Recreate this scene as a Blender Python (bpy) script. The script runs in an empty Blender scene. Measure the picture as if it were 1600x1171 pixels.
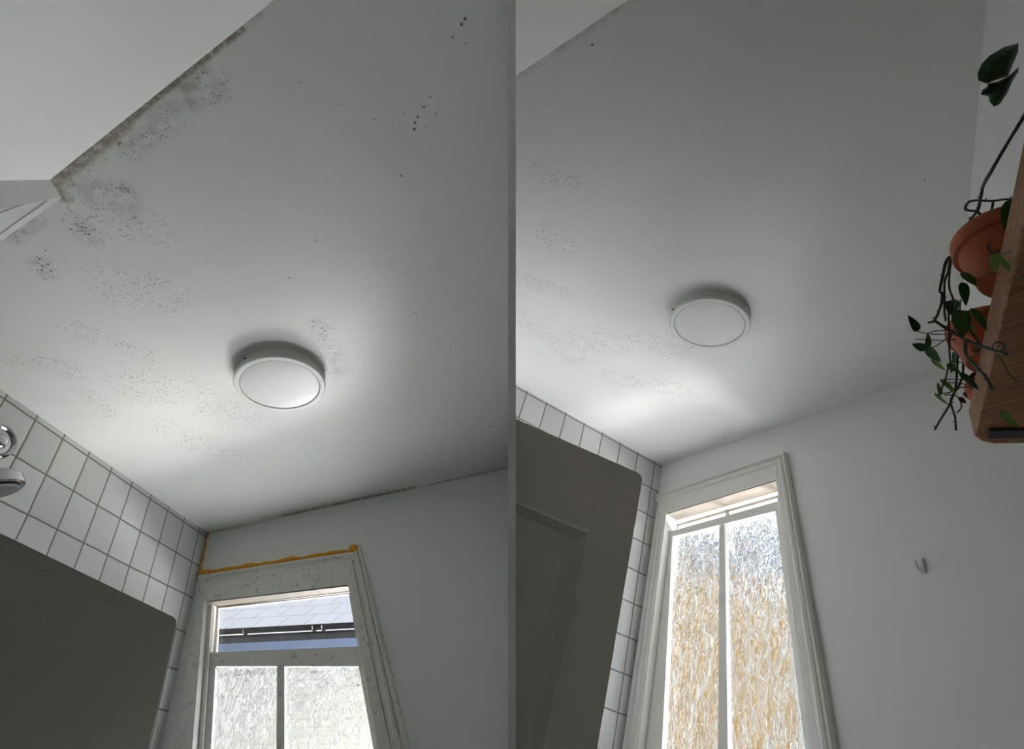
import bpy, bmesh, math, random
from mathutils import Matrix, Vector, noise
random.seed(7)
S = bpy.context.scene
COL = S.collection
# ---------------------------------------------------------------- camera
cam_d = bpy.data.cameras.new('camera'); cam = bpy.data.objects.new('camera', cam_d); COL.objects.link(cam)
cam_d.sensor_fit = 'HORIZONTAL'; cam_d.sensor_width = 36.0; cam_d.lens = 18.0      # 800 px of focal length at 1600 px
cam_d.clip_start = 0.02
cam.location = (0, 0, 1.5); cam.rotation_euler = (math.radians(90 + 37.14), 0, 0)
S.camera = cam
# ---------------------------------------------------------------- sky, added lamps and daylight
w = bpy.data.worlds.new('overcast_sky'); S.world = w; w.use_nodes = True
bg = w.node_tree.nodes['Background']; bg.inputs[0].default_value = (0.94, 0.97, 1.0, 1); bg.inputs[1].default_value = 1.5
S.view_settings.view_transform = 'Standard'; S.view_settings.look = 'None'
S.view_settings.exposure = 0.0; S.view_settings.gamma = 1.0; S.view_settings.use_curve_mapping = False

# the two bathrooms stand side by side, a thin white board between them; each has its own frame:
# origin in the corner of tiled wall, window wall and ceiling, x along the window wall, y out of the window, z up
ML = Matrix(((0.9779, 0.11043, -0.17753, -1.8915), (-0.10113, 0.99302, 0.06066, 3.1285), (0.18299, -0.04137, 0.98224, 2.6328), (0, 0, 0, 1)))
MR = Matrix(((0.4587, 0.8436, 0.27915, 1.0396), (-0.86877, 0.49175, -0.05852, 3.2002), (-0.18665, -0.21568, 0.95846, 3.1334), (0, 0, 0, 1)))
I4 = Matrix.Identity(4)
def area_lamp(name, M, loc, aim, sx, sy, power, col):
    l = bpy.data.lights.new(name, 'AREA'); l.shape = 'RECTANGLE'; l.size = sx; l.size_y = sy; l.energy = power; l.color = col
    o = bpy.data.objects.new(name, l); COL.objects.link(o)
    p = M @ Vector(loc); q = M @ Vector(aim)
    o.location = p; o.rotation_euler = (q - p).to_track_quat('-Z', 'Y').to_euler()
    return o
# added fill lamps outside the windows, standing in for light bounced off the yard
area_lamp('yard_fill', ML, (0.5, 3.2, -2.6), (.6, 0, -1.2), 3.0, 1.9, 1020, (1.0, 0.985, 0.945))
area_lamp('yard_fill', MR, (0.9, 2.6, -2.7), (.6, 0, -1.3), 2.4, 1.7, 1080, (1.0, 0.98, 0.945))
area_lamp('near_yard_fill', ML, (0.75, 0.62, -2.45), (.85, -.6, 0), 1.2, .8, 160, (0.94, 0.98, 1.0))
area_lamp('near_yard_fill', MR, (0.75, 0.62, -2.45), (.85, -.6, 0), 1.2, .8, 110, (0.96, 0.98, 1.0))
# weak warm fill lamp added behind the camera
area_lamp('camera_fill', I4, (0, -1.3, 2.0), (0, 1.5, 2.0), 1.0, 1.0, 4, (1.0, 0.93, 0.82))
VINES=[(1,2.6,[[2.497,-1.4027,-0.6756],[2.4658,-1.3797,-0.6803],[2.4193,-1.3568,-0.7084],[2.3959,-1.3325,-0.702],[2.3806,-1.3056,-0.6846],[2.3566,-1.2699,-0.6849],[2.3362,-1.2482,-0.6728],[2.3208,-1.2159,-0.6582]]),(1,2.2,[[2.3425,-1.2284,-0.6381],[2.3397,-1.205,-0.635]]),(1,2.2,[[2.3814,-1.1699,-0.5892],[2.3738,-1.1877,-0.5973],[2.3605,-1.2125,-0.6106],[2.3476,-1.2412,-0.6213],[2.3399,-1.2528,-0.6327],[2.3351,-1.2537,-0.6448],[2.3378,-1.2478,-0.6491],[2.3452,-1.2372,-0.6485]]),(1,2.4,[[2.3626,-1.2105,-0.6164],[2.3442,-1.1765,-0.6046]]),(1,2.6,[[2.2778,-1.2017,-0.6927],[2.268,-1.2042,-0.6982],[2.248,-1.1903,-0.7273],[2.2358,-1.1787,-0.7435],[2.2339,-1.1681,-0.7434],[2.2224,-1.1559,-0.7589],[2.2034,-1.1487,-0.7831],[2.194,-1.1539,-0.7866]]),(1,2.0,[[2.2747,-1.2044,-0.6961],[2.2602,-1.1871,-0.7115],[2.2459,-1.1768,-0.7232],[2.228,-1.1508,-0.748],[2.2185,-1.136,-0.7546],[2.2081,-1.1152,-0.7656]]),(1,1.8,[[2.2807,-1.2184,-0.7177],[2.2563,-1.1876,-0.7463],[2.2447,-1.1562,-0.7558],[2.2394,-1.1442,-0.7463],[2.2213,-1.124,-0.7601]]),(1,2.8,[[2.2017,-1.1448,-0.7795],[2.2224,-1.1471,-0.8184],[2.2447,-1.1466,-0.8564],[2.2676,-1.1542,-0.8895],[2.2896,-1.1674,-0.9211],[2.309,-1.1889,-0.9525]]),(2,1.8,[[2.2229,-1.1358,-0.7331],[2.2125,-1.1062,-0.7383],[2.1788,-1.0559,-0.789],[2.1573,-1.0163,-0.816]]),(1,2.8,[[2.2424,-1.1407,-0.8514],[2.2437,-1.1577,-0.8975],[2.2548,-1.1616,-0.9352],[2.2678,-1.1694,-0.9681],[2.2765,-1.1831,-1.0046]]),(2,2.2,[[2.18,-1.0264,-0.7391],[2.1698,-1.0033,-0.7595],[2.1544,-0.9825,-0.7868],[2.1375,-0.9642,-0.8152],[2.1162,-0.9537,-0.8463],[2.0942,-0.9515,-0.8744],[2.0756,-0.9484,-0.8978]]),(2,2.2,[[2.1833,-1.013,-0.7406],[2.1757,-0.9932,-0.7564],[2.157,-0.9685,-0.7916],[2.141,-0.9603,-0.8145],[2.127,-0.9592,-0.8309],[2.1165,-0.9514,-0.8452],[2.1089,-0.9273,-0.8632],[2.0968,-0.9076,-0.8858]]),(2,1.6,[[2.1679,-1.0252,-0.7956],[2.157,-1.0223,-0.804],[2.1429,-1.0111,-0.8215],[2.1303,-1.004,-0.8347],[2.1216,-0.9931,-0.8438]]),(2,0.9,[[2.1965,-1.0522,-0.739],[2.1841,-1.0714,-0.7483],[2.1737,-1.0887,-0.7554],[2.1633,-1.1016,-0.7649],[2.1576,-1.1183,-0.7652]]),(2,0.9,[[2.1922,-1.0469,-0.748],[2.1796,-1.0701,-0.7557],[2.1672,-1.0936,-0.7629]]),(2,0.9,[[2.1879,-1.0415,-0.7573],[2.1747,-1.0639,-0.7662],[2.161,-1.0901,-0.774],[2.1492,-1.1143,-0.7799]]),(2,0.9,[[2.1846,-1.0547,-0.7558],[2.1728,-1.0638,-0.7691],[2.1611,-1.073,-0.7823],[2.1522,-1.0877,-0.7886]]),(3,1.0,[[2.1757,-0.9208,-0.7412],[2.1658,-0.9587,-0.7563],[2.159,-0.9865,-0.7717],[2.1528,-1.0078,-0.7894]]),(3,1.0,[[2.1517,-0.9036,-0.7671],[2.1437,-0.9351,-0.7825],[2.1277,-0.9829,-0.802]]),(3,1.0,[[2.1445,-0.8945,-0.7825],[2.1389,-0.9336,-0.7905],[2.1251,-0.9796,-0.8076]]),(3,1.3,[[2.1439,-0.8938,-0.7838],[2.1345,-0.9265,-0.7944],[2.12,-0.9522,-0.8163],[2.1129,-0.9734,-0.8291]]),(3,1.3,[[2.1103,-0.9566,-0.8225],[2.1205,-0.9378,-0.8163],[2.1221,-0.9239,-0.8208],[2.1177,-0.9116,-0.8335],[2.1085,-0.9137,-0.8464]]),(1,1.6,[[2.2884,-1.1719,-0.9168],[2.2957,-1.1821,-0.9159],[2.3036,-1.1828,-0.9185],[2.3082,-1.1802,-0.928],[2.3046,-1.1904,-0.9434],[2.3035,-1.2073,-0.9518]]),(1,1.0,[[2.299,-1.1889,-0.9488],[2.3016,-1.1846,-0.9659],[2.303,-1.1827,-0.9834],[2.3076,-1.1715,-1.0009]]),(2,2.2,[[2.2156,-1.0689,-0.7394],[2.2219,-1.0507,-0.7669],[2.2251,-1.0461,-0.7927],[2.2227,-1.0555,-0.8198],[2.2266,-1.0804,-0.8299]]),(1,1.6,[[2.3656,-1.2241,-0.718],[2.353,-1.2414,-0.7426],[2.3466,-1.2477,-0.7633],[2.3488,-1.245,-0.7753],[2.3591,-1.2426,-0.7752]]),(1,0.8,[[2.2969,-1.2346,-0.7793],[2.3217,-1.2432,-0.8032],[2.3486,-1.2448,-0.8275]]),(1,1.5,[[2.3587,-1.2606,-0.8044],[2.3796,-1.2862,-0.8354],[2.4012,-1.3122,-0.865]]),(2,1.4,[[2.2597,-1.1658,-0.7753],[2.2407,-1.1317,-0.7739],[2.2284,-1.0874,-0.7674]])]
LEAVES=[(1,[2.4131,-1.3021,-0.7393],[2.3849,-1.2746,-0.7729],0.0333,1),(1,[2.3656,-1.2823,-0.821],[2.3514,-1.2722,-0.8474],0.0183,2),(1,[2.3711,-1.2967,-0.8431],[2.3739,-1.2635,-0.8777],0.0095,2),(1,[2.3014,-1.2543,-0.8002],[2.3109,-1.1901,-0.795],0.0151,2),(1,[2.2868,-1.2178,-0.784],[2.2761,-1.1858,-0.8158],0.018,1),(2,[2.1572,-1.1186,-0.7657],[2.1669,-1.1583,-0.7541],0.0179,0),(2,[2.1533,-1.0844,-0.7886],[2.1356,-1.1048,-0.7827],0.0206,0),(2,[2.1533,-1.0844,-0.7886],[2.1675,-1.0964,-0.761],0.0124,1),(2,[2.1538,-1.0851,-0.7875],[2.1583,-1.059,-0.816],0.0206,1),(2,[2.1494,-1.066,-0.8035],[2.1458,-1.0151,-0.8114],0.011,2),(2,[2.2361,-1.1319,-0.7338],[2.2209,-1.1203,-0.7625],0.0263,0),(2,[2.2432,-1.1424,-0.7743],[2.2324,-1.117,-0.8256],0.0344,1),(2,[2.2795,-1.1901,-0.8275],[2.2779,-1.1223,-0.8407],0.0154,1),(2,[2.2395,-1.118,-0.7918],[2.2438,-1.0909,-0.7987],0.0102,1),(3,[2.1604,-1.033,-0.803],[2.1696,-1.0115,-0.8223],0.0138,1),(3,[2.1772,-1.0325,-0.7779],[2.1577,-1.0044,-0.7986],0.0083,1),(3,[2.1721,-1.0224,-0.8282],[2.1819,-0.962,-0.843],0.0149,1),(3,[2.132,-1.0102,-0.8196],[2.1436,-0.973,-0.8429],0.0112,2),(3,[2.1225,-1.0019,-0.8192],[2.1059,-0.9618,-0.8417],0.0071,2),(3,[2.1108,-0.9973,-0.8393],[2.1136,-0.9528,-0.8569],0.0071,2),(1,[2.274,-1.1635,-1.0368],[2.279,-1.1385,-1.0641],0.0138,2),(3,[2.1258,-0.9371,-0.8275],[2.1288,-0.8982,-0.8194],0.0128,3),(3,[2.1654,-0.932,-0.77],[2.1495,-0.9364,-0.7919],0.01,3),(3,[2.137,-0.9329,-0.8125],[2.1398,-0.9345,-0.8301],0.0071,3)]
BIG=[[[2.5308,-1.5283,-0.713],[2.5292,-1.5296,-0.7148],[2.519,-1.5425,-0.7238],[2.5054,-1.5537,-0.739],[2.4954,-1.5582,-0.7519],[2.4875,-1.5564,-0.7646],[2.4849,-1.5508,-0.7714],[2.4863,-1.5441,-0.7726],[2.489,-1.5375,-0.7717],[2.4946,-1.5318,-0.766],[2.5038,-1.5206,-0.7576],[2.5064,-1.5182,-0.7549],[2.5136,-1.5201,-0.7431],[2.5228,-1.5217,-0.7284],[2.5261,-1.5225,-0.7229]],[[2.4857,-1.5219,-0.7468],[2.4837,-1.5209,-0.7504],[2.4784,-1.5245,-0.7565],[2.4755,-1.5228,-0.7618],[2.4792,-1.5124,-0.7613],[2.4769,-1.5071,-0.7674],[2.4774,-1.4985,-0.7708],[2.4825,-1.4932,-0.7657],[2.493,-1.4918,-0.7506],[2.5037,-1.4935,-0.7335],[2.5102,-1.493,-0.7239],[2.5127,-1.4925,-0.7204],[2.5154,-1.4959,-0.7147],[2.5131,-1.4965,-0.7178],[2.5036,-1.5021,-0.7295],[2.4943,-1.5108,-0.7392]]]
# ---------------------------------------------------------------- helpers
def tag(o, label=None, cat=None, group=None, kind=None):
    if label: o['label'] = label
    if cat: o['category'] = cat
    if group: o['group'] = group
    if kind: o['kind'] = kind
    return o
def mesh_obj(name, bm, mat, parent=None, M=I4, smooth=False, label=None):
    """bm holds room coordinates of M; a child is stored in its thing's own frame"""
    if parent is not None:
        bm.transform(parent.matrix_basis.inverted() @ M) if parent.parent is None else bm.transform((parent.parent.matrix_basis @ parent.matrix_basis).inverted() @ M)
    bmesh.ops.recalc_face_normals(bm, faces=bm.faces[:])
    me = bpy.data.meshes.new(name); bm.to_mesh(me); bm.free()
    if smooth:
        for p in me.polygons: p.use_smooth = True
    me.materials.append(mat)
    o = bpy.data.objects.new(name, me); COL.objects.link(o)
    if parent is not None: o.parent = parent
    else: o.matrix_basis = M
    if label: o['label'] = label
    return o
def autosmooth(o, deg=40):
    me = o.data; bm = bmesh.new(); bm.from_mesh(me)
    for f in bm.faces: f.smooth = True
    for e in bm.edges:
        if len(e.link_faces) == 2 and e.calc_face_angle(0) > math.radians(deg): e.smooth = False
    bm.to_mesh(me); bm.free(); return o
def thing(name, M, loc, label, cat, group=None, kind=None):
    o = bpy.data.objects.new(name, None); COL.objects.link(o); o.empty_display_size = .05
    o.matrix_basis = M @ Matrix.Translation(loc)
    return tag(o, label, cat, group, kind)
def prism(bm, poly, axis, a, b):
    """polygon in the two other axes, extruded along axis from a to b"""
    def mk(p, t):
        v = list(p); v.insert(axis, t); return bm.verts.new(v)
    A = [mk(p, a) for p in poly]; B = [mk(p, b) for p in poly]; n = len(poly)
    bm.faces.new(A); bm.faces.new(B[::-1])
    for i in range(n): bm.faces.new((A[i], A[(i+1) % n], B[(i+1) % n], B[i]))
    return A + B
def slab(poly, y0, y1):
    bm = bmesh.new(); prism(bm, poly, 1, y0, y1); return bm
def bevel(bm, w, seg=2):
    bmesh.ops.bevel(bm, geom=bm.edges[:], offset=w, segments=seg, affect='EDGES', profile=.6, clamp_overlap=True); return bm
def moulding(o0, o1, i0, i1, prof, y_back=0.0):
    """a moulded board between an outer line o0-o1 and an inner line i0-i1 of the wall; prof = [(share of width, y)]"""
    bm = bmesh.new(); rows = []
    pr = [(0.0, y_back)] + prof + [(1.0, y_back)]
    for a, b in ((o0, i0), (o1, i1)):
        rows.append([bm.verts.new((a[0]+(b[0]-a[0])*s, y, a[1]+(b[1]-a[1])*s)) for s, y in pr])
    n = len(pr)
    for k in range(n-1): bm.faces.new((rows[0][k], rows[0][k+1], rows[1][k+1], rows[1][k]))
    bm.faces.new((rows[0][0], rows[1][0], rows[1][-1], rows[0][-1]))
    bm.faces.new(rows[0]); bm.faces.new(rows[1][::-1]); return bm
def lathe(prof, n=64, M=I4, closed=True):
    bm = bmesh.new(); rings = []
    for r, z in prof:
        rings.append([bm.verts.new((r*math.cos(2*math.pi*k/n), r*math.sin(2*math.pi*k/n), z)) for k in range(n)] if r > 1e-6 else [bm.verts.new((0, 0, z))])
    for A, B in zip(rings, rings[1:]):
        for k in range(n):
            q = [A[k % len(A)], A[(k+1) % len(A)], B[(k+1) % len(B)], B[k % len(B)]]
            u = []
            for v in q:
                if v not in u: u.append(v)
            if len(u) > 2: bm.faces.new(u)
    bm.transform(M); return bm
def tube(pts, rad, n=8, jitter=0.0, sub=4, bm=None):
    P = [Vector(p) for p in pts]; R = rad if isinstance(rad, (list, tuple)) else [rad]*len(P)
    if sub > 1 and len(P) > 2:
        Q = []; RR = []
        for i in range(len(P)-1):
            p0 = P[max(i-1, 0)]; p1 = P[i]; p2 = P[i+1]; p3 = P[min(i+2, len(P)-1)]
            for s in range(sub):
                t = s/sub
                Q.append(.5*((2*p1)+(p2-p0)*t+(2*p0-5*p1+4*p2-p3)*t*t+(3*p1-p0-3*p2+p3)*t**3)); RR.append(R[i]+(R[i+1]-R[i])*t)
        Q.append(P[-1]); RR.append(R[-1]); P, R = Q, RR
    bm = bm or bmesh.new(); prev = None; up = Vector((.31, .22, .93)).normalized(); first = None
    for i, p in enumerate(P):
        d = (P[min(i+1, len(P)-1)] - P[max(i-1, 0)]).normalized()
        u = (up - d*up.dot(d)).normalized(); v = d.cross(u); up = u
        ring = []
        for k in range(n):
            a = 2*math.pi*k/n; r = R[i]*(1+jitter*noise.noise(p*90+Vector((k*1.7, 0, 0))))
            ring.append(bm.verts.new(p+u*math.cos(a)*r+v*math.sin(a)*r))
        if prev:
            for k in range(n): bm.faces.new((prev[k], prev[(k+1) % n], ring[(k+1) % n], ring[k]))
        else: first = ring
        prev = ring
    bm.faces.new(first[::-1]); bm.faces.new(prev); return bm
BT = 0.00525                                     # half the thickness of the dividing board
def clip(bm, M, side):
    """keep what stands on one side of the dividing board (side -1 = left room)"""
    Mi = M.inverted(); co = Mi @ Vector((side*BT, 0, 0)); no = (Mi.to_3x3() @ Vector((-side, 0, 0))).normalized()
    r = bmesh.ops.bisect_plane(bm, geom=bm.verts[:]+bm.edges[:]+bm.faces[:], plane_co=co, plane_no=no, clear_outer=True)
    ed = [e for e in r['geom_cut'] if isinstance(e, bmesh.types.BMEdge)]
    try: bmesh.ops.edgenet_fill(bm, edges=ed)
    except Exception: pass
    return bm
def clip_floor(bm, M):
    Mi = M.inverted(); co = Mi @ Vector((0, 0, 0)); no = (Mi.to_3x3() @ Vector((0, 0, -1))).normalized()
    r = bmesh.ops.bisect_plane(bm, geom=bm.verts[:]+bm.edges[:]+bm.faces[:], plane_co=co, plane_no=no, clear_outer=True)
    ed = [e for e in r['geom_cut'] if isinstance(e, bmesh.types.BMEdge)]
    try: bmesh.ops.edgenet_fill(bm, edges=ed)
    except Exception: pass
    return bm

# ---------------------------------------------------------------- materials
class NT:
    def __init__(s, name):
        s.m = bpy.data.materials.new(name); s.m.use_nodes = True; s.t = s.m.node_tree; s.n = s.t.nodes; s.p = s.n['Principled BSDF']
        s.out = s.n['Material Output']
        s.tc = s.n.new('ShaderNodeTexCoord').outputs['Object']
    def link(s, a, b): s.t.links.new(a, b)
    def put(s, sock, v):
        if hasattr(v, 'is_linked') or hasattr(v, 'links'): s.link(v, sock)
        else: sock.default_value = v
    def math(s, op, a, b=0.0, c=0.0, clamp=False):
        n = s.n.new('ShaderNodeMath'); n.operation = op; n.use_clamp = clamp
        s.put(n.inputs[0], a); s.put(n.inputs[1], b); s.put(n.inputs[2], c); return n.outputs[0]
    def vec(s, op, a, b=(0, 0, 0)):
        n = s.n.new('ShaderNodeVectorMath'); n.operation = op; s.put(n.inputs[0], a)
        if op == 'SCALE': s.put(n.inputs['Scale'], b)
        else: s.put(n.inputs[1], b)
        return n.outputs['Value'] if op in ('DOT_PRODUCT', 'LENGTH', 'DISTANCE') else n.outputs[0]
    def noise(s, scale, detail=4, rough=.55, v=None, dim=None):
        n = s.n.new('ShaderNodeTexNoise'); s.link(v or s.tc, n.inputs['Vector']); n.inputs['Scale'].default_value = scale
        n.inputs['Detail'].default_value = detail; n.inputs['Roughness'].default_value = rough; return n.outputs['Fac']
    def voro(s, scale, feat='F1', v=None, out='Distance', rnd=1.0):
        n = s.n.new('ShaderNodeTexVoronoi'); n.feature = feat; s.link(v or s.tc, n.inputs['Vector']); n.inputs['Scale'].default_value = scale
        n.inputs['Randomness'].default_value = rnd; return n.outputs[out]
    def mix(s, f, a, b):
        n = s.n.new('ShaderNodeMix'); n.data_type = 'RGBA'; s.put(n.inputs[0], f); s.put(n.inputs[6], a); s.put(n.inputs[7], b); return n.outputs[2]
    def ramp(s, f, lo, hi):
        n = s.n.new('ShaderNodeMapRange'); s.put(n.inputs[0], f); n.inputs[1].default_value = lo; n.inputs[2].default_value = hi; n.clamp = True; return n.outputs[0]
    def bump(s, h, strength=.3, dist=.002, nrm=None):
        n = s.n.new('ShaderNodeBump'); n.inputs['Strength'].default_value = strength; n.inputs['Distance'].default_value = dist; s.link(h, n.inputs['Height'])
        if nrm: s.link(nrm, n.inputs['Normal'])
        return n.outputs[0]
    def base(s, col, rough=.5, spec=.5, metal=0.0):
        s.put(s.p.inputs['Base Color'], col if not isinstance(col, tuple) else (*col[:3], 1)); s.put(s.p.inputs['Roughness'], rough)
        s.p.inputs['Specular IOR Level'].default_value = spec; s.p.inputs['Metallic'].default_value = metal; return s
    def nrm(s, v): s.link(v, s.p.inputs['Normal']); return s
def c4(*a): return (*a, 1.0)

def stain_mask(N, caps, soft=1.0):
    """largest of many soft capsule shapes (x0, y0, x1, y1, radius) lying in the ceiling plane"""
    sep = N.n.new('ShaderNodeSeparateXYZ'); N.link(N.tc, sep.inputs[0]); X, Y = sep.outputs[0], sep.outputs[1]
    cur = None
    for x0, y0, x1, y1, r in caps:
        dx, dy = x1-x0, y1-y0; L = max(dx*dx+dy*dy, 1e-9)
        px = N.math('SUBTRACT', X, x0); py = N.math('SUBTRACT', Y, y0)
        if L < 1e-6: qx, qy = px, py
        else:
         t = N.math('MULTIPLY_ADD', px, dx/L, N.math('MULTIPLY', py, dy/L)); t = N.math('ADD', t, 0.0, clamp=True)
         qx = N.math('SUBTRACT', px, N.math('MULTIPLY', t, dx)); qy = N.math('SUBTRACT', py, N.math('MULTIPLY', t, dy))
        d2 = N.math('MULTIPLY_ADD', qx, qx, N.math('MULTIPLY', qy, qy))
        m = N.math('SUBTRACT', 1.0, N.math('MULTIPLY', N.math('SQRT', d2), 1/(r*1.6)), clamp=True)
        cur = m if cur is None else N.math('MAXIMUM', cur, m)
    return cur

def ceiling_mat(name, col, mould, flakes, dots, smudge, brown=None, gloss=.36):
    N = NT(name)
    tex = N.noise(26, 3, .5); fine = N.noise(170, 2)
    c = N.mix(N.ramp(N.noise(2.3, 3), .35, .7), c4(*col), c4(col[0]*.975, col[1]*.97, col[2]*.95))
    h = N.math('MULTIPLY_ADD', tex, .5, N.math('MULTIPLY', fine, .15))
    if smudge:                                                  # grey bloom of the mould
        m = N.math('MULTIPLY', stain_mask(N, smudge), N.ramp(N.noise(22, 5, .65), .38, .72))
        c = N.mix(N.math('MULTIPLY', m, .8), c, c4(.33, .31, .275))
    if mould:                                                   # black specks
        m = stain_mask(N, mould)
        sp = N.math('SUBTRACT', 1.0, N.ramp(N.voro(130), .12, .40))
        th = N.math('MULTIPLY', N.ramp(N.noise(24, 3, .7), .50, .60), N.ramp(m, .02, .35))
        k = N.math('MULTIPLY', sp, th, clamp=True)
        k2 = N.math('MULTIPLY', N.ramp(N.noise(42, 7, .8), .565, .66), N.ramp(m, .05, .38))
        c = N.mix(N.math('MAXIMUM', k, N.math('MULTIPLY', k2, .95)), c, c4(.12, .105, .085))
    if brown:
        m = stain_mask(N, brown)
        k = N.math('MULTIPLY', N.ramp(m, .05, .6), N.ramp(N.noise(38, 6, .75), .34, .54))
        c = N.mix(N.math('MULTIPLY', k, .8), c, c4(.20, .16, .115))
    if dots:
        m = N.ramp(stain_mask(N, [(*d[:4], d[4]*.74) for d in dots]), .0, .6); c = N.mix(N.math('MULTIPLY', m, .88), c, c4(.045, .04, .032))
    if flakes:                                                  # blistered, flaking paint
        m = N.ramp(stain_mask(N, flakes), .05, .45)
        gate = N.math('MULTIPLY', N.ramp(N.noise(17, 3, .6), .40, .54), m)
        blob = N.ramp(N.noise(85, 4, .7), .54, .60); k = N.math('MULTIPLY', blob, gate)
        h = N.math('MULTIPLY_ADD', k, 3.0, h)
        c = N.mix(N.math('MULTIPLY', N.math('MULTIPLY', N.ramp(N.noise(100, 4, .7), .56, .61), gate), .85), c, c4(.24, .225, .20))
    N.base(c, gloss, .5).nrm(N.bump(h, .35, .0035)); return N.m

def paint(name, col, rough=.5, bump=.12, dirt=0.0, spec=.4, scale=40, dcol=(.12, .11, .09)):
    N = NT(name); c = c4(*col)
    if dirt: c = N.mix(N.math('MULTIPLY', N.ramp(N.noise(34, 6, .75), .56, .72), dirt), c, c4(*dcol))
    N.base(c, rough, spec).nrm(N.bump(N.noise(scale, 4), bump, .002)); 
    if isinstance(c, tuple): N.p.inputs['Base Color'].default_value = c
    return N.m
def tile_mat(name, v0, z1, tz, T=.15):
    N = NT(name); sep = N.n.new('ShaderNodeSeparateXYZ'); N.link(N.tc, sep.inputs[0])
    def line(x, off, pitch):
        u = N.math('DIVIDE', N.math('ADD', x, off), pitch); f = N.math('FRACT', u)
        e = N.math('MINIMUM', f, N.math('SUBTRACT', 1.0, f)); return N.math('MULTIPLY', e, pitch), N.math('FLOOR', u)
    wob = N.math('MULTIPLY', N.math('SUBTRACT', N.noise(9, 2), .5), .006)
    dy, iy = line(N.math('ADD', sep.outputs[1], wob), v0 + 30*T, T); dz, iz = line(N.math('ADD', sep.outputs[2], wob), z1 + 30*tz, tz)
    d = N.math('MINIMUM', dy, dz)
    g = N.math('SUBTRACT', 1.0, N.ramp(d, .0030, .0044))
    comb = N.n.new('ShaderNodeCombineXYZ'); N.link(iy, comb.inputs[0]); N.link(iz, comb.inputs[1])
    wn = N.n.new('ShaderNodeTexWhiteNoise'); N.link(comb.outputs[0], wn.inputs[0])
    tint = N.mix(wn.outputs['Value'], c4(.50, .505, .485), c4(.575, .58, .555))
    c = N.mix(g, tint, N.mix(N.noise(12, 3), c4(.12, .105, .09), c4(.19, .17, .15)))
    prof = N.ramp(d, .002, .012)
    h = N.math('ADD', N.math('MULTIPLY', prof, .6), N.math('MULTIPLY', N.noise(14, 2), .9))
    tilt = N.vec('SCALE', N.vec('SUBTRACT', wn.outputs['Color'], (.5, .5, .5)), .035)
    b = N.bump(h, .55, .0035); nb = N.vec('NORMALIZE', N.vec('ADD', b, tilt))
    N.base(c, N.math('MULTIPLY_ADD', g, .6, .09), .5).nrm(nb); return N.m
def textured_glass(name, share):
    N = NT(name); mp = N.n.new('ShaderNodeMapping'); N.link(N.tc, mp.inputs[0]); mp.inputs['Scale'].default_value = (1, 1, .62)
    v = mp.outputs[0]; warp = N.vec('ADD', v, N.vec('SCALE', N.vec("SUBTRACT", N.n_color(v), (.5, .5, .5)), .045))
    cells = N.voro(15, 'F1', warp); ridge = N.voro(34, 'F1', warp)
    h = N.math('ADD', N.math('MULTIPLY', cells, 1.0), N.math('MULTIPLY', ridge, .35))
    nb = N.bump(h, 1.0, .026)
    g = N.n.new('ShaderNodeBsdfGlass'); g.inputs['IOR'].default_value = 1.5; g.inputs['Roughness'].default_value = .02
    g.inputs['Color'].default_value = (.97, .985, 1, 1); N.link(nb, g.inputs['Normal'])
    tr = N.n.new('ShaderNodeBsdfTransparent'); tr.inputs[0].default_value = (.95, .97, 1, 1)
    mx = N.n.new('ShaderNodeMixShader'); mx.inputs[0].default_value = share
    N.link(tr.outputs[0], mx.inputs[1]); N.link(g.outputs[0], mx.inputs[2]); N.link(mx.outputs[0], N.out.inputs[0]); return N.m
def _ncol(s, v):
    n = s.n.new('ShaderNodeTexNoise'); s.link(v, n.inputs['Vector']); n.inputs['Scale'].default_value = 14; n.inputs['Detail'].default_value = 3; return n.outputs['Color']
NT.n_color = _ncol
def clear_glass(name):
    N = NT(name); tr = N.n.new('ShaderNodeBsdfTransparent'); gl = N.n.new('ShaderNodeBsdfGlossy'); gl.inputs['Roughness'].default_value = .03
    mx = N.n.new('ShaderNodeMixShader'); fr = N.n.new('ShaderNodeFresnel'); fr.inputs[0].default_value = 1.45; N.link(fr.outputs[0], mx.inputs[0])
    N.link(tr.outputs[0], mx.inputs[1]); N.link(gl.outputs[0], mx.inputs[2]); N.link(mx.outputs[0], N.out.inputs[0]); return N.m
def wood_mat(name):
    N = NT(name); mp = N.n.new('ShaderNodeMapping'); N.link(N.tc, mp.inputs[0])
    mp.inputs['Rotation'].default_value = (0, 0, math.radians(60)); mp.inputs['Scale'].default_value = (3.0, 60, 60)
    g = N.noise(1.6, 6, .65, mp.outputs[0]); kn = N.voro(7.0)
    f = N.ramp(g, .32, .70); c = N.mix(f, c4(.15, .060, .022), c4(.31, .145, .058))
    c = N.mix(N.math('MULTIPLY', N.math('SUBTRACT', 1.0, N.ramp(kn, .03, .12)), .7), c, c4(.10, .04, .018))
    N.base(c, .55, .3).nrm(N.bump(g, .5, .002)); return N.m
def slate_mat(name, a, b, line, cw, ch, rough=.6):
    N = NT(name); br = N.n.new('ShaderNodeTexBrick'); N.link(N.tc, br.inputs['Vector'])
    br.inputs['Color1'].default_value = c4(*a); br.inputs['Color2'].default_value = c4(*b); br.inputs['Mortar'].default_value = c4(*line)
    br.inputs['Scale'].default_value = 1; br.inputs['Brick Width'].default_value = cw; br.inputs['Row Height'].default_value = ch
    br.inputs['Mortar Size'].default_value = .0045*max(1, ch*3); br.inputs['Mortar Smooth'].default_value = .2; br.inputs['Bias'].default_value = 0
    N.base(br.outputs['Color'], rough, .3).nrm(N.bump(br.outputs['Fac'], .3, .006)); N.p.inputs['Specular IOR Level'].default_value = .3; return N.m
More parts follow.
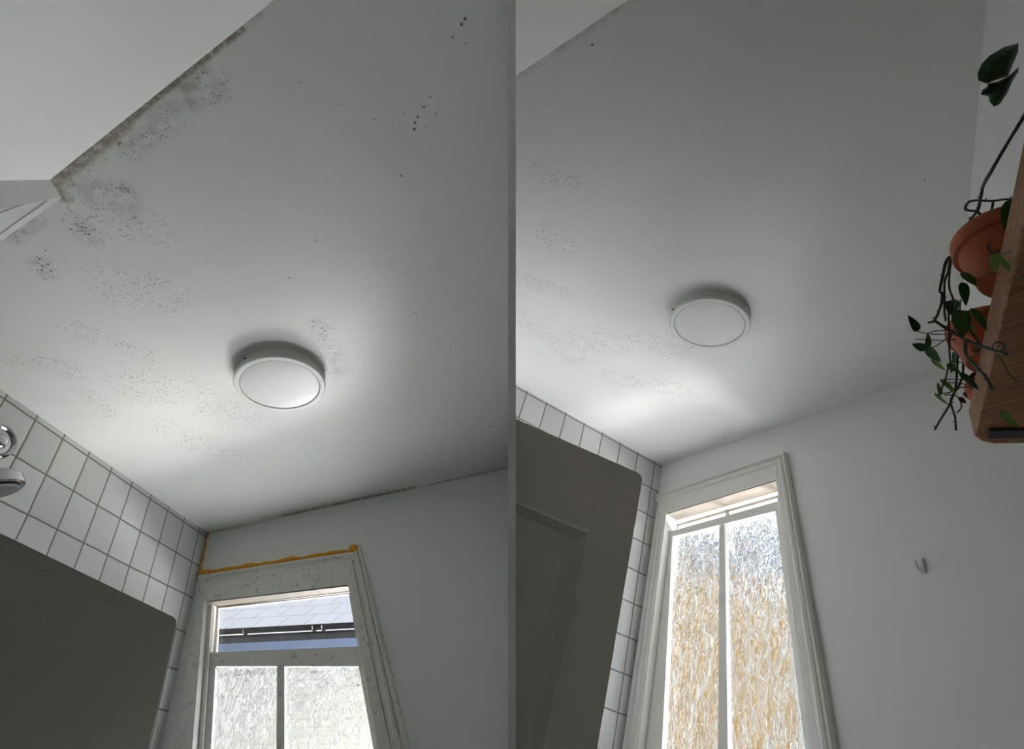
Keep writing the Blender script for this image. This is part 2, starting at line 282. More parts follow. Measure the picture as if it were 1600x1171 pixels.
def simple(name, col, rough=.5, spec=.5, metal=0.0, var=.12, scale=30, bump=.1):
    N = NT(name); c = N.mix(N.noise(scale, 4), c4(*[x*(1-var) for x in col]), c4(*[min(1, x*(1+var)) for x in col]))
    N.base(c, rough, spec, metal).nrm(N.bump(N.noise(scale*3, 3), bump, .001)); return N.m
def leaf_mat(name, a, b):
    N = NT(name); c = N.mix(N.noise(60, 3), c4(*a), c4(*b)); N.base(c, .42, .35); N.nrm(N.bump(N.noise(90, 3), .25, .001)); return N.m

L_mould = [(0.797,-2.198,1.103,-2.327,0.0287),(1.103,-2.327,1.335,-2.417,0.0317),(1.335,-2.417,1.551,-2.507,0.013),(1.186,-2.372,1.346,-2.376,0.0499),(1.053,-2.254,1.271,-2.339,0.033),
 (0.844,-2.199,0.924,-2.095,0.05),(0.76,-2.063,0.764,-2.014,0.0319),(0.559,-1.949,0.548,-1.925,0.0306),(0.947,-2.156,0.976,-2.128,0.0229),(0.55,-2.053,0.674,-2.106,0.0208),
 (1.284,-1.434,1.272,-1.298,0.045),(1.257,-1.261,1.266,-1.17,0.03),(0.324,-0.03,0.832,-0.016,0.034),(0.84,-0.03,1.317,-0.012,0.034),(1.317,-0.006,1.89,-0.004,0.016)]
L_brown = [(.50,-.008,.95,-.010,.020),(1.0,-.008,1.3,-.006,.020),(1.4,-.003,1.88,-.003,.006),(0.797,-2.2,1.10,-2.322,0.017),(1.10,-2.322,1.5,-2.480,0.008),(.785,-2.19,.79,-2.15,.018)]
L_flakes = [(0.792,-2.079,0.958,-1.993,0.0534),(0.705,-1.812,0.834,-1.748,0.0776),(0.167,-1.602,0.295,-1.484,0.0455),(0.455,-1.692,0.614,-1.462,0.0386),
 (0.26,-1.37,0.253,-1.21,0.0321),(0.502,-1.332,0.766,-1.05,0.1111),(0.393,-1.029,0.538,-0.736,0.0734)]
L_dots = [(2.076,-2.41,2.077,-2.41,0.0052),(2.064,-2.399,2.065,-2.399,0.0053),(2.034,-2.373,2.034,-2.373,0.0033),(2.067,-2.352,2.068,-2.352,0.0027),(1.937,-2.232,1.938,-2.232,0.0029),(1.912,-2.208,1.913,-2.208,0.0036),(1.887,-2.183,1.888,-2.183,0.0044),(1.875,-2.168,1.876,-2.168,0.0052),(1.867,-2.15,1.868,-2.15,0.0052),(1.943,-2.182,1.944,-2.182,0.0029),(1.847,-2.202,1.848,-2.202,0.0022),(1.788,-2.011,1.789,-2.011,0.004),(1.683,-1.416,1.684,-1.416,0.004),(1.671,-2.258,1.672,-2.258,0.0021),(1.758,-2.2,1.759,-2.2,0.0022),(1.81,-2.182,1.811,-2.182,0.0022),(1.587,-2.334,1.588,-2.334,0.002),(1.434,-1.839,1.435,-1.839,0.0025),(1.28,-1.71,1.281,-1.71,0.0036),(1.861,-0.483,1.862,-0.483,0.0054),(1.901,-2.151,1.902,-2.151,0.0022)]
L_dots += [(1.265,-1.458,1.265,-1.458,0.0047),(1.277,-1.376,1.277,-1.376,0.0049),(1.253,-1.377,1.253,-1.377,0.0049),(1.264,-1.405,1.264,-1.405,0.003),(1.28,-1.407,1.28,-1.407,0.0048),(1.275,-1.364,1.275,-1.364,0.0024),(1.301,-1.422,1.301,-1.422,0.0048),(1.292,-1.39,1.292,-1.39,0.0048),(1.289,-1.44,1.289,-1.44,0.003),(1.279,-1.321,1.279,-1.321,0.0031),(1.277,-1.48,1.277,-1.48,0.0035),(1.294,-1.437,1.294,-1.437,0.0048),(1.301,-1.398,1.301,-1.398,0.0024),(1.298,-1.329,1.298,-1.329,0.0031),(1.257,-1.343,1.257,-1.343,0.0025),(1.266,-1.32,1.266,-1.32,0.0037),(1.296,-1.418,1.296,-1.418,0.0048),(1.288,-1.494,1.288,-1.494,0.0029),(1.259,-1.483,1.259,-1.483,0.0023),(1.274,-1.488,1.274,-1.488,0.0035),(1.289,-1.397,1.289,-1.397,0.003),(1.269,-1.298,1.269,-1.298,0.0025),(1.288,-1.315,1.288,-1.315,0.0037),(1.299,-1.445,1.299,-1.445,0.0036),(1.294,-1.283,1.294,-1.283,0.0038),(1.299,-1.265,1.299,-1.265,0.0038),(1.22,-1.194,1.22,-1.194,0.0039),(1.222,-1.17,1.222,-1.17,0.0039),(1.206,-1.189,1.206,-1.189,0.0039),(0.557,-1.949,0.557,-1.949,0.0032),(0.533,-1.937,0.533,-1.937,0.0032),(0.57,-1.973,0.57,-1.973,0.0041),(0.568,-1.924,0.568,-1.924,0.0042),(0.546,-1.934,0.546,-1.934,0.0042),(0.556,-1.942,0.556,-1.942,0.0032),(0.555,-1.961,0.555,-1.961,0.0024),(0.608,-1.997,0.608,-1.997,0.0031),(0.578,-1.949,0.578,-1.949,0.0041),(0.761,-2.026,0.761,-2.026,0.0031),(0.731,-2.051,0.731,-2.051,0.0031),(0.758,-2.064,0.758,-2.064,0.003),(0.766,-2.049,0.766,-2.049,0.004),(0.776,-2.045,0.776,-2.045,0.004),(0.733,-2.049,0.733,-2.049,0.0031),(0.757,-2.038,0.757,-2.038,0.0031),(0.778,-2.063,0.778,-2.063,0.003),(0.769,-2.022,0.769,-2.022,0.004),(0.953,-2.143,0.953,-2.143,0.0019),(0.951,-2.145,0.951,-2.145,0.0026),(0.952,-2.127,0.952,-2.127,0.0019),(0.959,-2.13,0.959,-2.13,0.0027),(0.953,-2.144,0.953,-2.144,0.0019),(0.968,-2.126,0.968,-2.126,0.0019),(0.969,-2.142,0.969,-2.142,0.0019),(0.956,-2.14,0.956,-2.14,0.0019),(0.931,-2.123,0.931,-2.123,0.0019)]
L_smudge = L_mould[:10] + [(1.284,-1.434,1.262,-1.18,0.05)] + [(0.4,-0.02,1.3,-0.012,0.035)]
R_flakes = [(1.414,-1.888,1.404,-1.839,0.0187),(1.384,-1.841,1.449,-1.721,0.0251),(1.168,-1.676,1.148,-1.597,0.0566),(0.831,-1.684,0.903,-1.435,0.0395),
 (0.673,-1.201,1.023,-0.827,0.08),(0.562,-0.86,0.746,-0.564,0.0642),(0.595,-1.476,0.536,-1.106,0.0535)]
R_mould = [(1.656,-2.10,1.972,-1.96,0.015),(2.50,-1.17,2.049,-0.50,0.007)]
R_dots = [(1.856,-1.958,1.858,-1.957,0.004),(2.15,-0.9,2.149,-0.898,0.002)]
M_ceilL = ceiling_mat('mouldy_ceiling_paint', (.74, .745, .71), L_mould, L_flakes, L_dots, L_smudge, L_brown)
M_ceilR = ceiling_mat('cleaned_ceiling_paint', (.74, .735, .71), R_mould, R_flakes, R_dots, R_mould)
M_wallL = paint('white_wall_paint', (.70, .715, .68), .55)
M_wallR = paint('white_wall_paint_cleaned', (.70, .70, .68), .55)
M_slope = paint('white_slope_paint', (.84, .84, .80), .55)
M_board = paint('white_board', (.9, .9, .9), .5)
M_tileL = tile_mat('white_square_tiles', .0819, .0261, .1836)
M_tileR = tile_mat('white_square_tiles_cleaned', .067, .014, .1859)
M_trimL = paint('old_gloss_paint', (.66, .65, .61), .35, .25, .8, .5)
M_trimR = paint('gloss_paint', (.70, .69, .65), .35, .2, .12, .5)
M_soff = paint('soffit_shade', (.22, .195, .165), .6, .2, .5, .3)  # brown grey stands in for shade under the window heads
M_doorL = paint('door_paint', (.19, .19, .155), .45, .05)
M_doorR = paint('door_paint_cleaned', (.55, .54, .50), .45, .08)
M_glass = clear_glass('clear_pane'); M_tex = textured_glass('rippled_pane', .6); M_texR = textured_glass('rippled_privacy_pane', .74)
M_foam = simple('orange_foam', (.62, .29, .02), .8, .3, 0, .3, 60, .8)
M_lampring = simple('lamp_plastic', (.66, .68, .63), .4, .5, 0, .02)
M_diff = simple('opal_plastic', (.70, .685, .66), .35, .5, 0, .02)
M_chrome = simple('chrome', (.42, .43, .44), .10, .5, 1.0, .03)
M_rubber = simple('black_rubber', (.02, .02, .022), .5)
M_terra = simple('terracotta', (.36, .085, .030), .6, .3, 0, .2, 25, .3)
M_soil = simple('soil', (.03, .02, .014), .9)
M_wood = wood_mat('old_pine')
M_strap = simple('black_iron', (.02, .02, .022), .4, .5, .6)
M_leaf = [leaf_mat('leaf_dark', (.012, .045, .012), (.02, .075, .018)), leaf_mat('leaf_mid', (.03, .09, .022), (.05, .14, .03)),
          leaf_mat('leaf_lime', (.09, .17, .03), (.15, .25, .045)), leaf_mat('leaf_red', (.12, .012, .012), (.07, .01, .012))]
M_stem = simple('vine_stem', (.045, .065, .03), .6, .3, 0, .5, 80, .6)
M_floor = simple('grey_floor', (.25, .24, .22), .6)
M_slateW = slate_mat('pale_slates', (.50, .52, .57), (.55, .57, .62), (.17, .17, .19), .36, .30)
M_slateG = slate_mat('grey_slates', (.10, .115, .145), (.14, .155, .19), (.04, .04, .05), .3, .25)
M_brick = slate_mat('brown_brick', (.46, .45, .40), (.54, .53, .48), (.12, .07, .05), .22, .075, .9)
M_ybrick = slate_mat('yellow_brick', (.36, .225, .075), (.43, .28, .11), (.36, .30, .20), .22, .075, .9)
M_render = simple('pale_render', (.62, .63, .62), .8)
M_gutter = simple('black_plastic', (.012, .012, .014), .25)
M_fascia = simple('blue_grey_board', (.10, .135, .22), .4)
M_ground = simple('yard_paving', (.5, .49, .47), .9)

# ---------------------------------------------------------------- the setting, left (before) room
def struct(name, bm, mat, M, label=None):
    o = mesh_obj(name, bm, mat, None, M); o['kind'] = 'structure'
    if label: o['label'] = label
    return o
def quads(polys, y0, y1):
    bm = bmesh.new()
    for q in polys: prism(bm, q, 1, y0, y1)
    bmesh.ops.remove_doubles(bm, verts=bm.verts[:], dist=1e-5); return bm
cl = [(-.12, .12), (2.9, .12), (2.9, -3.03), (.791, -2.208), (.7806, -2.1513), (-.12, -1.83)]
bm = bmesh.new(); prism(bm, cl, 2, 0, .1); struct('ceiling', clip(bm, ML, -1), M_ceilL, ML, 'white ceiling with mould and blistered paint, left room')
# window wall with its opening
LO = dict(tl=(.079, -.431), tr=(.9038, -.5157), br=(1.200, -1.95), bl=(.272, -1.95))
def window_wall(O, x0, x1, zt, zb):
    return [[(x0, zt), (x1, zt), O['tr'], O['tl']], [(x1, zt), (x1, zb), O['br'], O['tr']], [(x1, zb), (x0, zb), O['bl'], O['br']], [(x0, zb), (x0, zt), O['tl'], O['bl']]]
bm = quads(window_wall(LO, -.12, 2.9, 0, -3.6), 0, .12)
struct('wall_window', clip_floor(clip(bm, ML, -1), ML), M_wallL, ML, 'white window wall of the left room')
bm = bmesh.new(); prism(bm, [(0, 0), (-4.8, 0), (-4.8, -3.6), (0, -3.6)], 0, -.1, 0)
struct('wall_tiled', clip_floor(bm, ML), M_tileL, ML, 'white square tiled wall of the left room')
# sloping rear ceiling and the tiled return beside it
p0 = Vector((.791, -2.208, 0)); ld = Vector((.932, -.3625, 0)); dn = Vector((-.3625, -.932, -1)); a2 = Vector((.6763, -2.2951, -.1228)) - p0
bm = bmesh.new()
q = [p0, p0+ld*2.3, p0+ld*2.3+dn*3.2, p0+a2*9+dn*2.0, p0+a2*9]
top = [bm.verts.new(v) for v in q]; bot = [bm.verts.new(v+Vector((-.03, -.07, .05))) for v in q]
bm.faces.new(top); bm.faces.new(bot[::-1])
for i in range(5): bm.faces.new((top[i], top[(i+1) % 5], bot[(i+1) % 5], bot[i]))
struct('wall_rear', clip_floor(clip(bm, ML, -1), ML), M_slope, ML, 'white sloping rear wall of the left room')
b0 = Vector((.7806, -2.1513, 0)); b2 = Vector((.6256, -2.2212, -.1577)) - b0; c0 = Vector((0, -1.871, 0))
bm = bmesh.new(); vs = [bm.verts.new(v) for v in (p0, b0, b0+b2*9, p0+a2*9)]; bm.faces.new(vs)
vs = [bm.verts.new(v+Vector((-.012, -.02, 0))) for v in (p0, b0, b0+b2*9, p0+a2*9)]; bm.faces.new(vs)
struct('trim_return', bm, M_wallL, ML, 'grey white return edge of the tiled stub wall')
bm = bmesh.new(); vs = [bm.verts.new(v) for v in (b0, c0, c0+b2*9, b0+b2*9)]; bm.faces.new(vs)
vs2 = [bm.verts.new(v+Vector((-.005, -.012, 0))) for v in (b0, c0, c0+b2*9, b0+b2*9)]; bm.faces.new(vs2)
struct('wall_stub', bm, M_tileL, ML, 'tiled stub wall at the rear of the left room')

# ---------------------------------------------------------------- the setting, right (after) room
rl = [(-.1, .12), (1.754, .12), (1.754, 0), (2.703, -1.630), (.30, -2.71), (-.1, -2.6)]
bm = bmesh.new(); prism(bm, rl, 2, 0, .1); struct('ceiling', clip(bm, MR, 1), M_ceilR, MR, 'white ceiling after cleaning, right room')
RO = dict(tl=(.1136, -.3739), tr=(.9078, -.3228), br=(1.129, -1.95), bl=(.1240, -1.95))
bm = quads(window_wall(RO, -.1, 2.9, 0, -3.9), 0, .12)
struct('wall_window', clip_floor(clip(bm, MR, 1), MR), M_wallR, MR, 'white window wall of the right room')
bm = bmesh.new(); prism(bm, [(0, 0), (-4.8, 0), (-4.8, -3.9), (0, -3.9)], 0, -.1, 0)
struct('wall_tiled', clip_floor(clip(bm, MR, 1), MR), M_tileR, MR, 'white square tiled wall of the right room')
rd = Vector((.503, -.864, 0)); rn = Vector((.864, .503, 0)); r0 = Vector((1.754, 0, 0))
bm = bmesh.new(); q = [r0+rd*-.2, r0+rd*4.2, r0+rd*4.2+Vector((.27, .1, -1))*3.6, r0+rd*-.2+Vector((.27, .1, -1))*3.6]
f1 = [bm.verts.new(v) for v in q]; f2 = [bm.verts.new(v+rn*.1) for v in q]; bm.faces.new(f1); bm.faces.new(f2[::-1])
for i in range(4): bm.faces.new((f1[i], f1[(i+1) % 4], f2[(i+1) % 4], f2[i]))
struct('wall_right', clip_floor(clip(bm, MR, 1), MR), M_wallR, MR, 'white wall behind the plant shelf')
p1 = Vector((1.638, -2.108, 0)); le = Vector((.912, .41, 0)); dr = Vector((.41*1.43, -.912*1.43, -1))
bm = bmesh.new(); q = [p1-le*1.6, p1+le*1.5, p1+le*1.5+dr*3.2, p1-le*1.6+dr*3.2]
f1 = [bm.verts.new(v) for v in q]; f2 = [bm.verts.new(v+Vector((.03, -.06, .06))) for v in q]; bm.faces.new(f1); bm.faces.new(f2[::-1])
for i in range(4): bm.faces.new((f1[i], f1[(i+1) % 4], f2[(i+1) % 4], f2[i]))
struct('wall_rear', clip_floor(clip(bm, MR, 1), MR), M_slope, MR, 'white sloping rear wall of the right room')

# dividing board, back wall, unseen light-blocking slab and floor
def fe(v): return (.558-.604*v, 1.923+.797*v)
bm = bmesh.new(); prism(bm, [fe(-2.41), fe(1.8), (-.3, 4.2), (3.9, 4.2), (3.9, 0)], 0, -BT, BT)
struct('wall_divider', bm, M_board, I4, 'thin white board between the two rooms')
bm = bmesh.new(); prism(bm, [(-3.6, 0), (3.0, 0), (3.0, 3.6), (-3.6, 3.6)], 1, -1.6, -1.5)
struct('wall_back', bm, M_wallL, I4)
bm = bmesh.new(); prism(bm, [(-3.6, -1.6), (3.0, -1.6), (3.0, 1.4), (-3.6, 1.4)], 2, 3.5, 3.6)
struct('ceiling', bm, M_wallL, I4)  # unseen slab added to block light leaking in above the rooms
bm = bmesh.new(); prism(bm, [(-3.6, -1.6), (2.6, -1.6), (2.6, 3.0), (-3.6, 3.0)], 2, -.1, 0)
struct('floor', bm, M_floor, I4)

# ---------------------------------------------------------------- windows
def poly_part(name, poly, y0, y1, mat, par, M, bev=.002, label=None):
    bm = slab(poly, y0, y1)
    if bev: bevel(bm, bev)
    return mesh_obj(name, bm, mat, par, M, label=label)
ARCH = [(0, -.018), (.10, -.030), (.24, -.032), (.30, -.018), (.36, -.016), (.44, -.026), (.60, -.030), (.72, -.024), (.78, -.013), (1, -.012)]
def lx(p, q, z): return (p[0]+(q[0]-p[0])*(z-p[1])/(q[1]-p[1]), z)
# left window
W = thing('window_1', ML, (.55, 0, -1.0), 'open white sash window with mouldy frame and clear upper pane, left room', 'window', kind='structure')
ao, ai = ((.9694, -.2968), (1.1363, -1.0102)), ((.9278, -.355), (1.0633, -.9956))
zb = -1.95
mesh_obj('architrave', moulding(ao[0], lx(*ao, zb), ai[0], lx(*ai, zb), ARCH), M_trimL, W, ML)
mesh_obj('architrave', moulding((.0129, -.2714), (.9480, -.3360), (.0254, -.3298), (.9240, -.3950), [(0, -.022), (.25, -.026), (.45, -.016), (.7, -.009), (.85, -.016), (1, -.016)]), M_trimL, W, ML)
poly_part('head', [(.0236, -.3298), (.9240, -.3911), LO['tr'], LO['tl']], -.014, .11, M_trimL, W, ML)
poly_part('jamb', [(.9240, -.3911), lx(*ai, zb), LO['br'], LO['tr']], -.011, .11, M_trimL, W, ML)
poly_part('jamb', [(.0236, -.3400), LO['tl'], LO['bl'], lx((.0236, -.3431), (.0536, -.7937), zb)], -.014, .11, M_trimL, W, ML)
def inset(a, b, t): return (a[0]+(b[0]-a[0])*t, a[1]+(b[1]-a[1])*t)
# parting beads on the two jambs
poly_part('parting_bead', [(.083, -.44), (.100, -.44), (.298, -1.94), (.276, -1.94)], .030, .044, M_trimL, W, ML, .001)
poly_part('parting_bead', [(.905, -.52), (.892, -.52), (1.180, -1.94), (1.196, -1.94)], .076, .086, M_trimL, W, ML, .001)
# upper sash: thin stiles and clear glass
U = mesh_obj('upper_sash', quads([[(.094, -.4385), (.880, -.524), (.880, -.531), (.094, -.4455)], [(.094, -.4385), (.104, -.4385), (.161, -.86), (.140, -.86)], [(.872, -.523), (.884, -.524), (.962, -.92), (.946, -.92)]], .088, .109), M_trimL, W, ML)
mesh_obj('glass_pane', slab([(.100, -.445), (.876, -.528), (.950, -.90), (.146, -.80)], .097, .100), M_glass, U, ML)
# lower sash with meeting rail, muntin and rippled glass
bm = quads([[(.118, -.6942), (.9545, -.8337), (.9515, -.9245), (.1715, -.7674)], [(.112, -.6942), (.1715, -.7674), (.329, -1.93), (.268, -1.93)],
            [(.9515, -.9245), (.9640, -.8350), (1.196, -1.93), (1.160, -1.93)], [(.5150, -.836), (.5500, -.843), (.668, -1.93), (.634, -1.93)]], .048, .078)
LS = mesh_obj('lower_sash', bevel(bm, .003), M_trimL, W, ML)
mesh_obj('glass_pane', slab([(.160, -.765), (.530, -.835), (.652, -1.93), (.310, -1.93)], .060, .064), M_tex, LS, ML)
mesh_obj('glass_pane', slab([(.540, -.835), (.955, -.915), (1.175, -1.93), (.652, -1.93)], .060, .064), M_tex, LS, ML)
poly_part('shade_board', [(.092, -.4335), (.899, -.5185), (.899, -.5235), (.092, -.4385)], -.010, .090, M_soff, W, ML, .001, 'dark soffit strip imitating shade, with peeling paint')  # added strip, its dark colour imitates the shade under the head
# right window
W = thing('window_2', MR, (.55, 0, -1.0), 'closed white sash window with rippled privacy glass, right room', 'window', kind='structure')
ao, ai = ((.9704, -.1827), (1.1285, -1.2016)), ((.9202, -.2464), (1.0614, -1.2074))
mesh_obj('architrave', moulding(ao[0], lx(*ao, zb), ai[0], lx(*ai, zb), ARCH), M_trimR, W, MR)
mesh_obj('architrave', moulding((.0082, -.2258), (.9704, -.1827), (.0197, -.2950), (.9202, -.2480), ARCH), M_trimR, W, MR)
poly_part('head', [(.0197, -.2950), (.9202, -.2480), RO['tr'], RO['tl']], -.014, .11, M_trimR, W, MR)
poly_part('jamb', [(.9202, -.2480), lx(*ai, zb), RO['br'], RO['tr']], -.012, .11, M_trimR, W, MR)
mesh_obj('jamb', moulding((.0239, -.2950), (.0050, zb), (.1136, -.3739), (.1240, zb), [(0, -.016), (.30, -.020), (.36, -.008), (.44, -.008), (.50, -.022), (.62, -.022), (.70, -.012), (1, -.012)], .11), M_trimR, W, MR)
poly_part('shade_board', [(.116, -.3742), (.904, -.3235), (.904, -.3285), (.116, -.3792)], -.010, .086, M_soff, W, MR, .001, 'brown grey soffit strip imitating shade')  # same added strip, head shade put into its colour
poly_part('parting_bead', [(.093, -.385), (.110, -.385), (.120, -1.93), (.100, -1.93)], .062, .074, M_trimR, W, MR, .001)
bm = quads([[(.085, -.405), (.845, -.352), (.845, -.366), (.085, -.420)], [(.085, -.405), (.118, -.405), (.122, -1.9), (.085, -1.9)], [(.835, -.352), (.875, -.352), (1.03, -1.9), (.99, -1.9)], [(.492, -.375), (.516, -.374), (.56, -.60), (.535, -.60)]], .088, .109)
US = mesh_obj('upper_sash', bevel(bm, .002), M_trimR, W, MR)
bm = quads([[(.1057, -.4733), (.8746, -.4157), (.8661, -.4618), (.1357, -.5087)], [(.1000, -.4733), (.1357, -.5087), (.262, -1.93), (.120, -1.93)],
            [(.8661, -.4618), (.8800, -.4160), (1.118, -1.93), (1.068, -1.93)], [(.5040, -.492), (.5380, -.488), (.668, -1.93), (.612, -1.93)]], .040, .072)
LS = mesh_obj('lower_sash', bevel(bm, .003), M_trimR, W, MR)
mesh_obj('glass_pane', slab([(.125, -.505), (.52, -.485), (.640, -1.93), (.235, -1.93)], .054, .058), M_texR, LS, MR)
mesh_obj('glass_pane', slab([(.525, -.487), (.872, -.458), (1.085, -1.93), (.640, -1.93)], .054, .058), M_texR, LS, MR)

# ---------------------------------------------------------------- sealing foam in the gaps of the left window
F = thing('sealing_foam', ML, (.02, 0, -.25), 'orange expanding foam bead in the gap above the mouldy window head', 'foam')
pts = [(.012+.929*t, -.010+.003*math.sin(t*31), -.258-.065*t+.003*math.sin(t*23+1)) for t in [i/24 for i in range(25)]]
mesh_obj('bead', tube(pts, [.012+.003*math.sin(i*1.9) for i in range(25)], 10, .5, 3), M_foam, F, ML, True)
mesh_obj('blob', tube([(.915, -.014, -.300), (.935, -.02, -.315), (.945, -.018, -.345)], [.012, .020, .010], 10, .6, 4), M_foam, F, ML, True)
pts = [(.008+.004*math.sin(i*2.2), -.006, -.004-.25*i/10) for i in range(11)]
mesh_obj('corner_bead', tube(pts, [.007, .004, .003, .004, .003, .005, .004, .006, .005, .007, .009], 8, .6, 3), M_foam, F, ML, True)

# ---------------------------------------------------------------- ceiling lamps
def lamp(M, x, y, r, label):
    t = thing('ceiling_lamp', M, (x, y, 0), label, 'lamp', 'round flush ceiling lamps')
    O = M @ Matrix.Translation((x, y, 0))
    h = .052
    mesh_obj('base', lathe([(0, 0), (r*.985, 0), (r*.985, -h*.62), (r*.97, -h*.64), (0, -h*.64)], 96), M_lampring, t, O); 
    b = mesh_obj('bezel', lathe([(r*.965, -h*.60), (r*1.0, -h*.62), (r*1.003, -h*.86), (r*.985, -h*.97), (r*.93, -h), (r*.885, -h*.985), (r*.872, -h*.93), (r*.872, -h*.6)], 96), M_lampring, t, O)
    autosmooth(b, 35)
    d = mesh_obj('diffuser', lathe([(r*.862, -h*.80), (r*.862, -h*.93), (r*.80, -h*.975), (r*.5, -h*1.02), (0, -h*1.04)], 96), M_diff, t, O, label='opal white diffuser disc'); autosmooth(d, 50)
    sm = O @ Matrix.Translation((-r*.40, -r*.905, -h*.30)) @ Matrix.Rotation(math.radians(90), 4, 'X')
    mesh_obj('screw', lathe([(0, 0), (.0045, 0), (.004, .003), (0, .004)], 12, sm), M_strap, t, I4)
    return t
def lamp_parts_fix(): pass
lamp(ML, 1.0200, -1.2060, .186, 'round flush ceiling lamp beside a patch of black mould specks')
lamp(MR, 1.2690, -.8760, .167, 'round flush ceiling lamp on the clean ceiling above the rippled glass window')

# ---------------------------------------------------------------- doors left standing open
def door_frame_matrix(M, A, d):
    d = Vector(d).normalized(); z = Vector((0, 0, 1)); n = d.cross(z).normalized()      # x along the leaf, y out of its seen face
    R = Matrix((( d.x, n.x, z.x, A[0]), (d.y, n.y, z.y, A[1]), (d.z, n.z, z.z, A[2]), (0, 0, 0, 1)))
    return M @ R
def leaf_outline(x0, x1, top, bot, r, lean):
    pts = [(x0, bot), (x0, top)]
    for i in range(7):
        a = math.pi/2*(1-i/6); pts.append((x1-r+r*math.cos(a), top-r+r*math.sin(a)))
    pts.append((x1+lean, bot)); return pts
MD = door_frame_matrix(ML, (.8602, -1.9089, -1.0), (-.0434, .99906, 0))
t = bpy.data.objects.new('door', None); COL.objects.link(t); t.matrix_basis = MD @ Matrix.Translation((.3, 0, -2.0)); tag(t, 'plain dark grey door leaf standing open in front of the tiles', 'door')
bm = bmesh.new(); prism(bm, leaf_outline(-.235, .647, 0, -2.0, .022, .01), 1, -.04, 0); bevel(bm, .0025)
mesh_obj('leaf', bm, M_doorL, t, MD)
bm = bmesh.new(); prism(bm, [(-.23, -.030), (.630, -.030), (.630, -.0325), (-.23, -.0325)], 1, -.001, .0012); mesh_obj('edge_bead', bm, M_doorL, t, MD)
MD = door_frame_matrix(MR, (1.4078, -1.6541, -1.0), (.14818, .98896, 0))
t = bpy.data.objects.new('door', None); COL.objects.link(t); t.matrix_basis = MD @ Matrix.Translation((.3, 0, -2.0)); tag(t, 'panelled grey door leaf standing open beside the rippled glass window', 'door')
# stiles and rails around two sunk panels
bm = bmesh.new()
prism(bm, leaf_outline(.287, .413, 0, -2.0, .020, -.02), 1, -.04, 0)
prism(bm, [(-.45, 0), (.287, 0), (.287, -.220), (-.45, -.220)], 1, -.04, 0)
prism(bm, [(-.45, -1.02), (.287, -1.02), (.287, -1.16), (-.45, -1.16)], 1, -.04, 0)
prism(bm, [(-.45, -1.80), (.287, -1.80), (.287, -2.0), (-.45, -2.0)], 1, -.04, 0)
mesh_obj('leaf', clip(bm, MD, 1), M_doorR, t, MD)
for (za, zc) in ((-.220, -1.02), (-1.16, -1.80)):
    bm = bmesh.new(); prism(bm, [(-.45, za), (.287, za), (.287, zc), (-.45, zc)], 1, -.034, -.014)
    mesh_obj('panel', clip(bm, MD, 1), M_doorR, t, MD)
    bm = bmesh.new()
    A = [(-.45, 0, za), (.287, 0, za), (.287, 0, zc), (-.45, 0, zc)]; w_ = .028
    B = [(-.45, -.0139, za-w_), (.287-w_, -.0139, za-w_), (.287-w_, -.0139, zc+w_), (-.45, -.0139, zc+w_)]
    m1 = [(-.45, .004, za-.008), (.287-.008, .004, za-.008), (.287-.008, .004, zc+.008), (-.45, .004, zc+.008)]
    rows = [[bm.verts.new(v) for v in X] for X in (A, m1, B)]
    for k in range(2):
        for i in range(3): bm.faces.new((rows[k][i], rows[k][i+1], rows[k+1][i+1], rows[k+1][i]))
    mesh_obj('panel_moulding', clip(bm, MD, 1), M_doorR, t, MD)
    bm = bmesh.new(); prism(bm, [(-.45, za-.085), (.232, za-.085), (.232, zc+.085), (-.45, zc+.085)], 1, -.016, -.0115); bevel(bm, .002)
    mesh_obj('raised_field', clip(bm, MD, 1), M_doorR, t, MD)

# ---------------------------------------------------------------- shower fitting on the left tiles
t = thing('shower_fitting', ML, (0, -1.41, -.19), 'chrome shower arm with round wall plate and domed head on the tiles', 'shower')
RY = Matrix.Translation((0, -1.375, -.195)) @ Matrix.Rotation(math.radians(90), 4, 'Y')
o = mesh_obj('wall_plate', lathe([(0, .0), (.068, 0), (.070, .006), (.066, .014), (.058, .018), (.052, .014), (.050, .008), (.030, .010), (.024, .020), (.018, .024), (0, .024)], 48, RY), M_chrome, t, ML); autosmooth(o)
o = mesh_obj('arm', tube([(.01, -1.385, -.195), (.05, -1.44, -.197), (.10, -1.475, -.22), (.125, -1.47, -.33), (.125, -1.43, -.385)], .011, 14), M_chrome, t, ML, True)
HM = Matrix.Translation((.125, -1.415, -.425)) @ Matrix.Rotation(math.radians(22), 4, 'X') @ Matrix.Rotation(math.radians(-12), 4, 'Y')
o = mesh_obj('shower_head', lathe([(0, .045), (.018, .05), (.026, .038), (.066, .022), (.082, .004), (.084, -.028), (.078, -.034), (0, -.030)], 48, HM), M_chrome, t, ML); autosmooth(o)
o = mesh_obj('spray_face', lathe([(.070, -.0335), (.070, -.040), (.06, -.043), (0, -.043)], 48, HM), M_rubber, t, ML)

